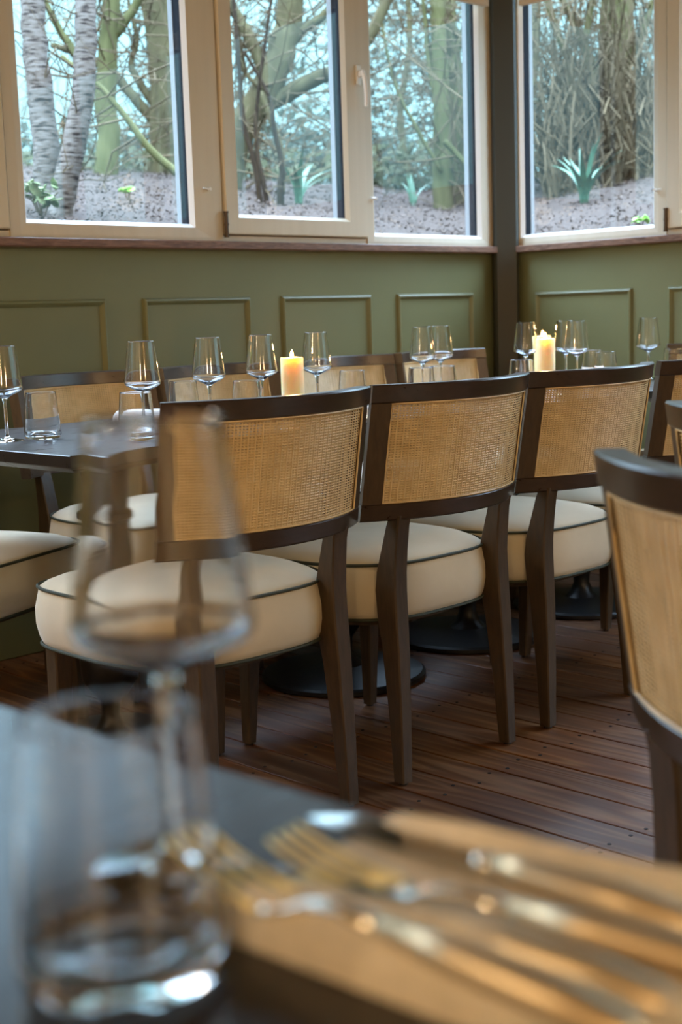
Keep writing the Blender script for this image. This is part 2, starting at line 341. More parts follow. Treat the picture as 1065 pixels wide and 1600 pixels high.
def window(n, ax, a0, a1, g0, g1, gb, sash, gt=2.38):
    """a0..a1 frame seam to seam, g0..g1 glass edges, gb glass bottom"""
    e = empty('window_%d' % n, wp(ax, (a0 + a1) / 2, .03, ZB)); tag(e, kind='structure'); inv = Vector(e.location)
    def P(name, bm, mt):
        o = obj(name, bm, mt, e); o.location = -inv; return o
    bm = bmesh.new()           # outer frame
    fd = .004 if sash else 0
    t = .018 if sash else 0
    bw_ = .012
    if sash:
        fo = (a0, a1, ZB, ZT); fi = (a0 + .003, a1 - .003, ZB + .020, ZT - .02)
        rect_ring(bm, ax, fo, fi, .006, .006); rect_ring(bm, ax, fi, fi, .006, .06)
        P('window_frame', bm, 'upvc')
        bm = bmesh.new()
        so = (a0 + .006, a1 - .006, ZB + .024, ZT - .024); s2 = (g0 - bw_, g1 + bw_, gb - bw_, gt + bw_)
        sb = (so[0] + .004, so[1] - .004, so[2] + .004, so[3] - .004)
        rect_ring(bm, ax, so, so, .05, -.008); rect_ring(bm, ax, so, sb, -.008, -.012); rect_ring(bm, ax, sb, s2, -.012, -.012)
        P('sash', bm, 'upvc'); dz = -.012
    else:
        fo = (a0, a1, ZB, ZT); s2 = (g0 - bw_, g1 + bw_, gb - bw_, gt + bw_)
        mid = (min(a0 + .035, s2[0] - .004), max(a1 - .05, s2[1] + .004), ZB + .012, ZT - .03)
        rect_ring(bm, ax, fo, mid, 0, 0); rect_ring(bm, ax, mid, s2, 0, .003); rect_ring(bm, ax, fo, fo, 0, .06)
        P('window_frame', bm, 'upvc'); dz = .003
    g = (g0, g1, gb, gt)
    bm = bmesh.new(); rect_ring(bm, ax, s2, g, dz, dz + .016)
    P('glazing_bead', bm, 'upvc' if sash else 'white_bead')
    bm = bmesh.new(); rect_ring(bm, ax, g, g, dz + .016, dz + .052)
    P('gasket', bm, 'gasket')
    go = (g0 + .002, g1 - .002, gb + .002, gt - .002)
    bm = bmesh.new(); rect_ring(bm, ax, g, go, dz + .052, dz + .053); rect_ring(bm, ax, go, go, dz + .053, dz + .075); rect_ring(bm, ax, go, (a0, a1, ZB - .03, ZT), dz + .075, dz + .075)
    P('outer_frame', bm, 'outer')
    bm = bmesh.new(); wbox(bm, ax, g0 - .001, g1 + .001, dz + .020, dz + .024, gb - .001, gt + .001)
    pg = P('window_pane', bm, 'pane')
    return e, inv
W = {}
W[1] = window(1, 'L', 1.50, 2.236, 1.57, 2.165, 1.352, True)
W[2] = window(2, 'L', 2.236, 3.058, 2.305, 2.929, 1.318, False)
W[3] = window(3, 'L', 3.058, 3.764, 3.132, 3.650, 1.354, True)
W[4] = window(4, 'L', 3.764, 4.535, 3.818, 4.432, 1.305, False)
W[5] = window(5, 'R', 2.806, 3.53, 2.873, 3.478, 1.306, False)
W[6] = window(6, 'R', 2.05, 2.806, 2.12, 2.735, 1.352, True)
W[7] = window(7, 'R', 1.28, 2.05, 1.35, 1.98, 1.306, False)
W[8] = window(8, 'R', 0.5, 1.28, 0.57, 1.21, 1.352, True)
W[9] = window(9, 'L', 0.72, 1.50, .79, 1.43, 1.306, False)
W[10] = window(10, 'L', -.06, .72, .01, .65, 1.352, True)
for k in range(3):
    W[16 + k] = window(16 + k, 'L', -.06 - .84 * (k + 1), -.06 - .84 * k, .01 - .84 * (k + 1), -.13 - .84 * k, 1.306 if k % 2 == 0 else 1.352, k % 2 == 1)
for k in range(5):
    W[11 + k] = window(11 + k, 'R', .5 - .74 * (k + 1), .5 - .74 * k, .57 - .74 * (k + 1), .43 - .74 * k, 1.306 if k % 2 == 0 else 1.352, k % 2 == 1)
def hinge(wk, ax, a, z):
    e, inv = W[wk]; bm = bmesh.new(); p = wp(ax, a, -.016, z)
    tube(bm, [p, (p[0], p[1], z + .085)], .007, 10)
    for q in (0, .04, .08): tube(bm, [(p[0], p[1], z + q), (p[0], p[1], z + q + .006)], .0088, 10)
    o = obj('hinge', bm, 'metal_dark', e); o.location = -inv
hinge(3, 'L', 3.060, 1.275); hinge(6, 'R', 2.800, 1.275)
def handle(wk, ax, a, z):
    e, inv = W[wk]; bm = bmesh.new()
    for (b, q) in (((-.014, .014, -.020, -.012, -.035, .035), .003), ((-.009, .009, -.045, -.018, -.010, .014), .003)):
        if ax == 'L': box(bm, a + b[0], a + b[1], FY + b[2], FY + b[3], z + b[4], z + b[5], q)
    pts = [wp(ax, a, -.042, z), wp(ax, a + .004, -.046, z - .03), wp(ax, a + .006, -.048, z - .07), wp(ax, a + .006, -.046, z - .115)]
    tube(bm, pts, [.009, .0085, .008, .007], 8)
    o = obj('window_handle', bm, 'white_metal', e, smooth=True); o.location = -inv
handle(3, 'L', 3.722, 1.868)
def latch(wk, ax, a, z):
    e, inv = W[wk]; bm = bmesh.new()
    p = wp(ax, a, -.004, z); q = wp(ax, a + .022, -.010, z)
    tube(bm, [p, wp(ax, a, -.016, z)], .006, 8); tube(bm, [wp(ax, a, -.014, z), wp(ax, a - .03, -.014, z + .002)], .003, 6)
    o = obj('restrictor_stay', bm, 'white_metal', e); o.location = -inv
latch(2, 'L', 2.998, 1.432); latch(4, 'L', 3.80, 1.43); latch(5, 'R', 2.85, 1.43)
# roman blinds
def blind(ax, a0, a1, label):
    e = empty('window_blind', wp(ax, (a0 + a1) / 2, -.04, 2.195)); inv = Vector(e.location)
    tag(e, label, 'blind')
    for nm, z0, z1, d in (('blind_cloth', 2.215, CEIL_Z - .08, .004), ('bottom_bar', 2.195, 2.217, .012)):
        bm = bmesh.new()
        wbox(bm, ax, a0, a1, -.045 - d, -.045 + d, z0, z1, .002)
        o = obj(nm, bm, 'blind', e); o.location = -inv
    bm = bmesh.new(); wbox(bm, ax, a0, a1, -.085, -.012, CEIL_Z - .08, CEIL_Z - .001, .004); o = obj('head_rail', bm, 'blind', e); o.location = -inv
blind('L', 3.80, 4.44, 'beige fabric blind pulled up over the long wall window left of the corner post')
blind('R', 2.84, 3.44, 'beige fabric blind pulled up over the window right of the corner post')

# ceiling lamps (their light lives here)
for k, ((lx, ly), pw) in enumerate(CEIL_LAMPS):
    e = empty('pendant_lamp', (lx, ly, CEIL_Z)); tag(e, 'bare bulb brass pendant lamp out of view, ' + ['behind the photographer to the left', 'behind the photographer to the right', 'at the left side wall', 'near the long window wall at left', 'over the open floor at right'][k], 'lamp', 'pendant lamps')
    bm = bmesh.new(); lathe(bm, [(0, 0), (.05, 0), (.05, -.02), (0, -.02)], 20); obj('ceiling_rose', bm, 'lamp_body', e, True, .5)
    bm = bmesh.new(); tube(bm, [(0, 0, -.019), (0, 0, -.66)], .003, 6); obj('cord', bm, 'gasket', e)
    bm = bmesh.new(); lathe(bm, [(0, -.64), (.02, -.645), (.022, -.70), (.02, -.70), (.018, -.66), (0, -.66)], 20); obj('lamp_holder', bm, 'lamp_body', e, True, .5)
    bm = bmesh.new(); lathe(bm, [(0, -.68), (.015, -.70), (.045, -.75), (.03, -.785), (0, -.795)], 16); obj('lamp_bulb', bm, 'bulb', e, True)
    ld = bpy.data.lights.new('lamp_light', 'POINT'); ld.energy = pw * 1.0; ld.color = WARM; ld.shadow_soft_size = .10
    lo = bpy.data.objects.new('lamp_light', ld); COL.objects.link(lo); lo.parent = e; lo.location = (0, 0, -.88)

# ================================================================== TABLES
def table(label, x0, x1, y0, y1, peds, rz=0, cx=None, cy=None, zt=.75):
    cx = (x0 + x1) / 2; cy = (y0 + y1) / 2
    e = empty('dining_table', (cx, cy, 0), rz); tag(e, label, 'table')
    bm = bmesh.new(); hx, hy = (x1 - x0) / 2, (y1 - y0) / 2
    def rr(hx, hy, z): return [(-hx, -hy, z), (hx, -hy, z), (hx, hy, z), (-hx, hy, z)]
    loft(bm, [rr(hx - .028, hy - .028, zt - .038), rr(hx - .002, hy - .002, zt - .026), rr(hx, hy, zt - .024), rr(hx, hy, zt - .0015), rr(hx - .0015, hy - .0015, zt)])
    obj('tabletop', bm, 'table', e)
    for (px, py) in peds:
        bm = bmesh.new()
        lathe(bm, [(0, .716), (.13, .716), (.13, .704), (.05, .69), (.040, .64), (.040, .575), (.056, .565), (.056, .553), (.044, .545), (.046, .45), (.050, .34), (.058, .27), (.070, .21), (.066, .165), (.045, .135), (.028, .11), (.026, .08), (.038, .05), (.06, .03), (0, .03)], 28)
        o = obj('pedestal_column', bm, 'iron', e, True, .7); o.location = (px - cx, py - cy, zt - .75 + .004)
        bm = bmesh.new(); lathe(bm, [(0, 0), (.225, 0), (.23, .004), (.23, .014), (.222, .020), (.06, .036), (0, .036)], 40)
        o = obj('base_plate', bm, 'iron', e, True, .5); o.location = (px - cx, py - cy, 0.0008)
    return e
table('long dark brown dining table in the row, with one lit candle by the left', 1.49, 2.965, 2.225, 2.985, [(1.83, 2.62), (2.63, 2.64)])
table('dark brown dining table beyond it toward the corner post, carrying the rear candles', 2.985, 4.20, 2.225, 2.985, [(3.20, 2.66), (3.78, 2.64)])
nt_ = table('dark table in the blurred foreground holding a wine glass, tumbler and cutlery', -.36, .478, -.75, 1.17, [(.05, .75), (.05, -.3)], rz=math.radians(2.6))
nt_.location.x += 0.011

# ================================================================== CHAIRS
SG = .088
def rail_y(x, z): return -.290 + SG * (x / .25) ** 2 - (z - .57) * .17
def bar(bm, x0, x1, z0, z1, th=.028, n=18, bev=.003):
    secs = []
    for i in range(n + 1):
        x = x0 + (x1 - x0) * i / n; dx = .11 * x / .25 * 4 * .25
        s = 2 * SG * x / .0625; nx, ny = -s, 1.0; l = math.hypot(nx, ny); nx /= l; ny /= l
        sec = []
        for (t, z) in ((-.5, z0 + bev), (-.5, z1 - bev), (-.5 + bev / th, z1), (.5 - bev / th, z1), (.5, z1 - bev), (.5, z0 + bev), (.5 - bev / th, z0), (-.5 + bev / th, z0)):
            sec.append((x + nx * t * th, rail_y(x, z) + ny * t * th, z))
        secs.append(sec)
    loft(bm, secs)
def outline(off=0.0, n=60):
    pts = []
    # superellipse trapezoid: front wide & square, back rounder
    for i in range(n):
        a = 2 * math.pi * i / n; c, s = math.cos(a), math.sin(a)
        ex = .30 if s > 0 else .62
        px = math.copysign(abs(c) ** ex, c); py = math.copysign(abs(s) ** (.36 if s > 0 else .75), s)
        hw = .252 + off - (.020 * max(0, -py)) + .0 * py
        y = py * ((.262 + off) if py > 0 else (.225 + off))
        pts.append((px * hw, y))
    return pts
def make_chair():
    e = empty('dining_chair')
    for nm, z0, z1 in (('top_rail', .822, .86), ('bottom_rail', .576, .612)):
        bm = bmesh.new(); bar(bm, -.25, .25, z0, z1, .035 if nm == 'top_rail' else .030); obj(nm, bm, 'rail_wood', e, True, .5)
    for s in (-1, 1):
        bm = bmesh.new(); secs = []
        for z in (.6125, .67, .73, .79, .8215):
            a, b = (s * .212, s * .249) if s > 0 else (s * .249, s * .212)
            sec = []
            for x, t in ((a, -.014), (b, -.014), (b, .014), (a, .014)):
                sl = 2 * SG * x / .0625; l = math.hypot(sl, 1)
                sec.append((x - sl / l * t, rail_y(x, z) + t / l, z))
            secs.append(sec)
        loft(bm, secs); obj('stile', bm, 'dark_wood', e)
    # cane: real strands, two skins
    for nm, off in (('cane_panel', -.0085), ('cane_panel', .0085)):
        bm = bmesh.new(); px, pz = .0066, .0053
        def q(x, z, o): 
            sl = 2 * SG * x / .0625; l = math.hypot(sl, 1)
            return (x - sl / l * o, rail_y(x, z) + o / l, z)
        k = int(.425 / px)
        for i in range(k + 1):
            x = -.2125 + .425 * i / k; h = .00165 * random.uniform(.85, 1.1); o = off + (.0006 if i % 2 else -.0006)
            f = [bm.verts.new(q(x + a, z, o + d)) for z in (.611, .823) for a, d in ((-h, 0), (0, .0007), (h, 0), (0, -.0007))]
            for j in range(4): bm.faces.new((f[j], f[(j + 1) % 4], f[4 + (j + 1) % 4], f[4 + j]))
        k = int(.212 / pz)
        for i in range(k + 1):
            z = .611 + .212 * i / k; h = .00152 * random.uniform(.85, 1.1); o = off; prev = None
            for j in range(17):
                x = -.2135 + .427 * j / 16
                r = [bm.verts.new(q(x, z + a, o + d)) for a, d in ((-h, 0), (0, .0008), (h, 0), (0, -.0008))]
                if prev:
                    for t in range(4): bm.faces.new((prev[t], prev[(t + 1) % 4], r[(t + 1) % 4], r[t]))
                prev = r
        obj(nm, bm, 'cane', e)
        bm = bmesh.new(); o2 = off * 1.55
        pts = [q(-.213 + .426 * j / 16, .8205, o2) for j in range(17)] + [q(.213, .8205 - .2065 * j / 4, o2) for j in range(1, 5)] + [q(.213 - .426 * j / 16, .614, o2) for j in range(1, 17)] + [q(-.213, .614 + .2065 * j / 4, o2) for j in range(1, 4)]
        tube(bm, pts, .0021, 6, closed=True); obj('cane_spline', bm, 'cane', e, True)
    for s in (-1, 1):       # rear legs
        bm = bmesh.new(); secs = []
        for z, yc, dy, xc, wx in ((0.006, -.246, .030, .181, .030), (.15, -.240, .038, .178, .034), (.30, -.230, .050, .175, .038), (.36, -.223, .057, .174, .040), (.42, -.219, .060, .173, .040), (.46, -.221, .055, .172, .040), (.51, -.230, .044, .171, .040), (.56, -.240, .035, .170, .040), (.585, -.248, .030, .170, .040)):
            a, b = s * xc - wx / 2, s * xc + wx / 2; c0, c1 = yc - dy / 2, yc + dy / 2; t = .003
            secs.append([(a + t, c0, z), (b - t, c0, z), (b, c0 + t, z), (b, c1 - t, z), (b - t, c1, z), (a + t, c1, z), (a, c1 - t, z), (a, c0 + t, z)])
        loft(bm, secs); l = obj('leg', bm, 'dark_wood', e, True, .4)
        bm = bmesh.new(); lathe(bm, [(0, 0), (.010, 0), (.010, .007), (0, .007)], 12, (s * .181, -.246, 0)); g = obj('glide', bm, 'iron', l); CH.setdefault(l.name, []).append(g)
    for s in (-1, 1):       # front legs
        bm = bmesh.new(); secs = []
        for z, w_, xc, yc in ((.006, .026, .208, .222), (.18, .036, .205, .215), (.35, .042, .203, .210)):
            h = w_ / 2; t = .003; x_, y_ = s * xc, yc
            secs.append([(x_ - h + t, y_ - h, z), (x_ + h - t, y_ - h, z), (x_ + h, y_ - h + t, z), (x_ + h, y_ + h - t, z), (x_ + h - t, y_ + h, z), (x_ - h + t, y_ + h, z), (x_ - h, y_ + h - t, z), (x_ - h, y_ - h + t, z)])
        loft(bm, secs); l = obj('leg', bm, 'dark_wood', e, True, .4)
        bm = bmesh.new(); lathe(bm, [(0, 0), (.009, 0), (.009, .007), (0, .007)], 12, (s * .208, .222, 0)); g = obj('glide', bm, 'iron', l); CH.setdefault(l.name, []).append(g)
    # seat frame + cushion
    bm = bmesh.new(); loft(bm, [[(x, y, z) for x, y in outline(-.045)] for z in (.330, .349)]); obj('seat_frame', bm, 'dark_wood', e)
    bm = bmesh.new()
    secs = []
    for z, o in ((.347, -.02), (.352, -.002), (.368, .004), (.395, .009), (.425, .009), (.452, .004), (.471, 0), (.480, -.012), (.490, -.035), (.499, -.075), (.505, -.125), (.507, -.19)):
        secs.append([(x, y, z) for x, y in outline(o)])
    loft(bm, secs); cu = obj('seat_cushion', bm, 'fabric', e, True, None)
    pp = []
    for z, o in ((.472, .0025), (.352, .0015)):
        bm = bmesh.new(); tube(bm, [(x, y, z) for x, y in outline(o, 72)], .0036, 7, closed=True)
        pp.append(obj('piping', bm, 'piping', cu, True))
    CH[cu.name] = pp
    CH[e.name] = [c for c in bpy.data.objects if c.parent == e]
    return e
chair0 = make_chair()
used = [False]
def chair(x, y, rz, label, group=None):
    if not used[0]:
        used[0] = True; c = chair0; c.location = (x, y, 0); c.rotation_euler = (0, 0, rz)
    else: c = copy_tree(chair0, (x, y, 0), rz)
    tag(c, label, 'chair', group); return c
G1 = 'cane backed chairs with their backs to the camera'
G2 = 'cane backed chairs along the green panelled wall'
RD = math.radians
chair(1.735, 2.163, RD(-1.5), 'cane back dining chair behind the blurred wine glass, nearest in the row', G1)
chair(2.257, 2.160, RD(0), 'cane back dining chair at the centre, second in the row', G1)
chair(2.778, 2.160, RD(0), 'cane back dining chair third in the row, partly behind the blurred grey chair rail', G1)
chair(3.318, 2.150, RD(0), 'cane back dining chair fourth in the row, cut by the right photo edge', G1)
chair(1.60, 2.955, RD(180 + 22), 'dining chair at the left photo edge showing only its cream seat and front leg', G2)
chair(2.32, 3.108, RD(180), 'far side cane chair behind the leftmost tumbler, against the green panelling', G2)
chair(2.835, 3.108, RD(180), 'far side cane chair behind three wine glasses, left of the near candle', G2)
chair(3.405, 3.115, RD(180), 'far side cane chair just right of the near candle', G2)
chair(3.93, 3.115, RD(180), 'far side cane chair closest to the corner post, behind the paired wine glasses', G2)
chair(4.20, 2.47, RD(90), 'cane chair facing along the table from the short right wall, behind the rightmost wine glass')
def chair_by_left(x, y, rz, label):
    # place so that the left end of its top rail stands at x, y
    lx, ly = -.25, rail_y(.25, .86)
    c, s = math.cos(rz), math.sin(rz)
    return chair(x - (lx * c - ly * s), y - (lx * s + ly * c), rz, label)
chair_by_left(1.157, .772, RD(-90 - 16), 'blurred dark railed cane chair large at the right photo edge, in the foreground')
chair_by_left(1.79, 1.078, RD(-90 - 16), 'cane chair behind the foreground one, only its brown stile at the right photo edge')

# ================================================================== TABLEWARE
def wine_mesh():
    bm = bmesh.new(); t = .0011
    outer = [(0, 0), (.034, 0), (.0372, .0010), (.0368, .0022), (.020, .0046), (.008, .0085), (.0044, .015), (.0036, .035), (.0036, .070), (.0042, .088), (.0065, .095), (.014, .0995), (.028, .1060), (.0376, .1115), (.0402, .1150), (.0408, .1185), (.0404, .122), (.0378, .145), (.0341, .175), (.0301, .2060), (.0298, .2088), (.0295, .2093), (.0289, .2093)]
    inner = [(.0286, .2088), (.0289, .2060), (.0329, .175), (.0366, .145), (.0393, .122), (.0397, .1188), (.0391, .1162), (.0368, .1129), (.0275, .1076), (.014, .1014), (.004, .0985), (0, .098)]
    lathe(bm, outer + inner, 48); return bm
def tumbler_mesh():
    bm = bmesh.new()
    outer = [(0, .0012), (.028, .0005), (.034, .0), (.0385, .003), (.0412, .010), (.0408, .018), (.0406, .021), (.0372, .062), (.0339, .100), (.0336, .1032), (.0333, .1037), (.0327, .1037)]
    inner = [(.0324, .1032), (.0327, .100), (.0360, .062), (.0394, .021), (.0390, .018), (.0380, .0125), (.032, .0095), (.018, .0085), (0, .0082)]
    lathe(bm, outer + inner, 48); return bm
wg0 = obj('wine_glass', wine_mesh(), 'glass', smooth=True, angle=.45)
tb0 = obj('glass_tumbler', tumbler_mesh(), 'glass', smooth=True, angle=.45)
TZ = .7504
def put(src, x, y, label, cat, group=None, first=[]):
    if src.name not in first: first.append(src.name); o = src
    else: o = src.copy(); COL.objects.link(o)
    o.location = (x, y, TZ); tag(o, label, cat, group); return o
WG = 'stemmed wine glasses on the far tables'; TG = 'tumblers on the far tables'
put(wg0, .360, .473, 'large blurred empty wine glass standing in the foreground', 'wine glass')
put(tb0, .290, .418, 'large blurred empty tumbler at the lower left of the foreground table', 'tumbler')
for x, y, lb in ((1.612, 2.646, 'empty wine glass at the left photo edge, on the dark table'),
                 (1.856, 2.468, 'empty wine glass behind the second tumbler from the left'),
                 (2.124, 2.560, 'empty wine glass third from the left among the far glasses'),
                 (2.348, 2.619, 'empty wine glass directly left of the near candle'),
                 (2.566, 2.640, 'empty wine glass directly right of the near candle'),
                 (3.200, 2.820, 'left of two overlapping wine glasses before the last far chair'),
                 (3.335, 2.863, 'right of two overlapping wine glasses before the last far chair'),
                 (3.712, 2.809, 'wine glass directly left of the rear candle'),
                 (3.889, 2.773, 'farther of two overlapping wine glasses right of the rear candle'),
                 (3.749, 2.630, 'nearer of two overlapping wine glasses right of the rear candle'),
                 (4.088, 2.573, 'rightmost wine glass, alone before the right wall panel')):
    put(wg0, x, y, lb, 'wine glass', WG)
for x, y, lb in ((1.687, 2.619, 'tumbler beside the wine glass on the bare left end of the dark table'),
                 (1.765, 2.375, 'tumbler standing just above the blurred foreground glass rim, second from left'),
                 (2.184, 2.490, 'tumbler just left of the near candle, behind the first chair rail'),
                 (2.125, 2.662, 'tumbler beneath the third wine glass from the left, before the cane'),
                 (2.650, 2.590, 'tumbler right of the near candle beside a wine glass foot'),
                 (2.816, 2.488, 'left tumbler of the pair below the two overlapping wine glasses'),
                 (2.912, 2.492, 'right tumbler of the pair below the two overlapping wine glasses'),
                 (3.299, 2.514, 'tumbler below the wine glass left of the rear candle'),
                 (4.000, 2.740, 'left tumbler of two beyond the rear candle'),
                 (3.870, 2.600, 'right tumbler of two beyond the rear candle'),
                 (4.120, 2.490, 'tumbler next to the rightmost wine glass')):
    put(tb0, x, y, lb, 'tumbler', TG)
# candles
def candle(x, y, h, r, label):
    e = empty('pillar_candle', (x, y, TZ)); tag(e, label, 'candle', 'lit pillar candles')
    bm = bmesh.new(); lathe(bm, [(0, 0), (r, 0), (r, h - .003), (r - .002, h), (r - .005, h - .001), (r * .55, h - .008), (.004, h - .010), (0, h - .010)], 36)
    for v in bm.verts:
        v.co.z += .0012 * math.sin(3 * math.atan2(v.co.y, v.co.x)) if v.co.z > h * .5 else 0
    obj('wax_body', bm, 'wax', e, True, .7)
    bm = bmesh.new(); tube(bm, [(0, 0, h - .010), (0.001, 0, h - .002), (.003, 0, h + .002)], .0012, 6); obj('wick', bm, 'wick', e)
    bm = bmesh.new(); lathe(bm, [(0, 0), (.0035, .003), (.0050, .007), (.0042, .012), (.0022, .017), (0, .022)], 14, (.001, 0, h - .002)); obj('flame', bm, 'flame', e, True, None)
    ld = bpy.data.lights.new('flame_light', 'POINT'); ld.energy = 1.6; ld.color = (1, .50, .18); ld.shadow_soft_size = .008
    lo = bpy.data.objects.new('flame_light', ld); COL.objects.link(lo); lo.parent = e; lo.location = (.001, 0, h + .034)
candle(2.438, 2.600, .148, .030, 'ivory pillar candle, lit, on the nearer table between wine glasses')
candle(3.482, 2.560, .160, .030, 'ivory pillar candle, lit, on the farther table before the right wall')
candle(3.935, 2.905, .158, .030, 'lit pillar candle added behind the rear candle to give the small second flame at its left')  # candle added only to supply the small second flame

# napkins
def napkin(x, y, rz, lx, ly, label, material='napkin_white', h=.012, wav=1.0, seed=1, group=None, folds=2):
    bm = bmesh.new(); nx, ny = 26, 30; rr = random.Random(seed); ph = rr.uniform(0, 9)
    lay = []
    for side in (1, 0):
        g = []
        for i in range(nx + 1):
            row = []
            for j in range(ny + 1):
                u, v = i / nx * 2 - 1, j / ny * 2 - 1
                edge = max(abs(u), abs(v)); f = 1 - max(0, (edge - .86) / .14) ** 2
                px = u * lx / 2 * (1 + .04 * math.sin(3 * v + ph)); py = v * ly / 2 * (1 + .03 * math.sin(4 * u + ph))
                z = h * f * (.55 + .45 * wav * abs(math.sin(u * math.pi * folds / 2 + v * .7 + ph))) + .0006
                row.append(bm.verts.new((px, py, z if side else .0)))
            g.append(row)
        lay.append(g)
    for s, g in enumerate(lay):
        for i in range(nx):
            for j in range(ny): bm.faces.new((g[i][j], g[i + 1][j], g[i + 1][j + 1], g[i][j + 1]))
    T, B = lay
    for i in range(nx):
        bm.faces.new((T[i][0], T[i + 1][0], B[i + 1][0], B[i][0])); bm.faces.new((T[i][ny], T[i + 1][ny], B[i + 1][ny], B[i][ny]))
    for j in range(ny):
        bm.faces.new((T[0][j], T[0][j + 1], B[0][j + 1], B[0][j])); bm.faces.new((T[nx][j], T[nx][j + 1], B[nx][j + 1], B[nx][j]))
    o = obj('napkin', bm, material, smooth=True, angle=.9); o.location = (x, y, TZ); o.rotation_euler = (0, 0, rz); tag(o, label, 'napkin', group); return o
def folded_napkin(x, y, rz, lx, ly, label):
    prof = [(-1, 0, 0), (-1, .005, .3), (-.985, .012, .8), (-.94, .0195, 1), (-.86, .0225, 1), (-.78, .0175, 1), (-.72, .0085, .8), (-.66, .0140, .9), (-.56, .0205, 1), (-.47, .0195, .9), (-.40, .0115, .9), (-.36, .0095, 1), (0, .0095, 1), (.60, .0095, 1), (.70, .0085, 1), (.76, .015, 1), (.85, .0195, 1), (.94, .0165, .9), (1, .007, .3), (1, 0, 0)]
    bm = bmesh.new(); secs = []
    for j in range(41):
        v = j / 40 * 2 - 1; f = 1 if abs(v) < .965 else .82
        q = 1 + .30 * (1 - v); secs.append([(u * q * lx / 2 + .0025 * math.sin(5 * v + u * 2) * k, v * ly / 2 + .010 * math.sin(u * 5) * v, z * f * (1 + .10 * k * math.sin(7 * v + 3 * u)) + .0004) for u, z, k in prof])
    loft(bm, secs); o = obj('napkin', bm, 'napkin', smooth=True, angle=1.0); o.location = (x, y, TZ); o.rotation_euler = (0, 0, rz); return tag(o, label, 'napkin')
folded_napkin(.424, .226, RD(9), .118, .40, 'beige linen napkin under the cutlery in the blurred foreground')
for x, y, rz, lb, sd in ((2.15, 2.84, .4, 'crumpled white napkin behind the second tumbler from the left', 1),
                         (2.435, 2.375, .1, 'white napkin seen in the gap between the first and second row chairs', 2),
                         (3.565, 2.865, .5, 'crumpled white napkin left of the rear candle, above the second chair rail', 3),
                         (4.135, 2.84, .2, 'white napkin lying right of the rear candle behind two tumblers', 5),
                         (3.11, 2.36, .0, 'white napkin in the gap between the second and third row chairs', 6),
                         (1.575, 2.80, .1, 'white napkin at the left photo edge behind the first wine glass', 8)):
    napkin(x, y, rz, .10, .17, lb, 'napkin_white', h=.026, seed=sd, wav=1.0, group='napkins on the far tables', folds=3)

# cutlery (local: points along +y with the head at +y, handle end at 0)
def strip(bm, secs):      # secs: (x, y, z, halfwidth, thick)
    L_ = []
    for x, y, z, hw, th in secs:
        L_.append([(x - hw, y, z), (x - hw * .6, y, z + th * .5), (x, y, z + th * .62), (x + hw * .6, y, z + th * .5), (x + hw, y, z), (x + hw * .6, y, z - th * .5), (x, y, z - th * .55), (x - hw * .6, y, z - th * .5)])
    loft(bm, L_)
def flat_blade(bm, secs):
    loft(bm, [[(x - hw, y, z - th * .5), (x - hw, y, z + th * .3), (x - hw * .93, y, z + th * .5), (x + hw * .93, y, z + th * .5), (x + hw, y, z + th * .3), (x + hw, y, z - th * .5)] for x, y, z, hw, th in secs])
def make_fork(x, y, rz, label, z0, s=1.0, group=None):
    e = empty('fork', (x, y, z0), rz); e.scale = (s, s, s); tag(e, label, 'fork', group)
    bm = bmesh.new(); strip(bm, [(0, 0, .003, .004, .003), (0, .006, .004, .0080, .008), (0, .03, .0055, .0088, .0115), (0, .07, .0065, .0068, .0100), (0, .105, .007, .0045, .0060)]); obj('handle', bm, 'handle', e, True, None)
    bm = bmesh.new(); strip(bm, [(0, .1045, .007, .0045, .0055), (0, .125, .008, .0030, .0045), (0, .138, .006, .0048, .0032), (0, .146, .003, .0105, .0024), (0, .152, .0018, .0125, .0022), (0, .160, .0022, .0128, .0022)]); obj('neck', bm, 'steel', e, True, None)
    for k in range(4):
        tx = -.0104 + k * .00693; bm = bmesh.new()
        strip(bm, [(tx, .158, .0022, .0023, .0022), (tx, .175, .0045, .0019, .0022), (tx, .190, .0085, .0016, .0020), (tx * .97, .203, .0135, .0013, .0018), (tx * .95, .208, .016, .0006, .0012)])
        obj('tine', bm, 'tine_warm_glint', e, True, None)
    return e
def make_knife(x, y, rz, label, z0, s=1.0, group=None):
    e = empty('knife', (x, y, z0), rz); e.scale = (s, s, s); tag(e, label, 'knife', group)
    bm = bmesh.new(); strip(bm, [(0, 0, .004, .004, .004), (0, .006, .005, .0082, .009), (0, .035, .0060, .0094, .0125), (0, .08, .006, .0078, .0110), (0, .098, .005, .0058, .0072)]); obj('handle', bm, 'handle', e, True, None)
    bm = bmesh.new(); strip(bm, [(0, .0975, .005, .0058, .0072), (0, .103, .005, .0066, .0076), (0, .108, .005, .0050, .0060)]); obj('bolster', bm, 'steel', e, True, None)
    bm = bmesh.new()
    flat_blade(bm, [(.000, .107, .0045, .0060, .0030), (.001, .125, .0045, .0100, .0022), (.001, .155, .0045, .0112, .0020), (.0005, .180, .0045, .0092, .0018), (-.003, .195, .0045, .0040, .0014), (-.005, .201, .0045, .0008, .0010)]); obj('blade', bm, 'blade', e)
    return e
make_fork(.350, .222, RD(1), 'steel fork on the left of the foreground napkin, nearest the tumbler', .7660, 1.08)
make_knife(.3815, .228, RD(3), 'steel table knife lying between the two foreground forks', .7606)
make_fork(.4190, .203, RD(9.5), 'steel fork in the middle of the foreground napkin, right of the other fork', .7610, 1.08)
make_knife(.4400, .252, RD(3), 'steel table knife along the outer right edge of the foreground napkin', .7606)
make_fork(2.36, 2.235, RD(0), 'steel fork between the first and second row chairs, catching gold light', TZ + .001, group='cutlery on the far tables')
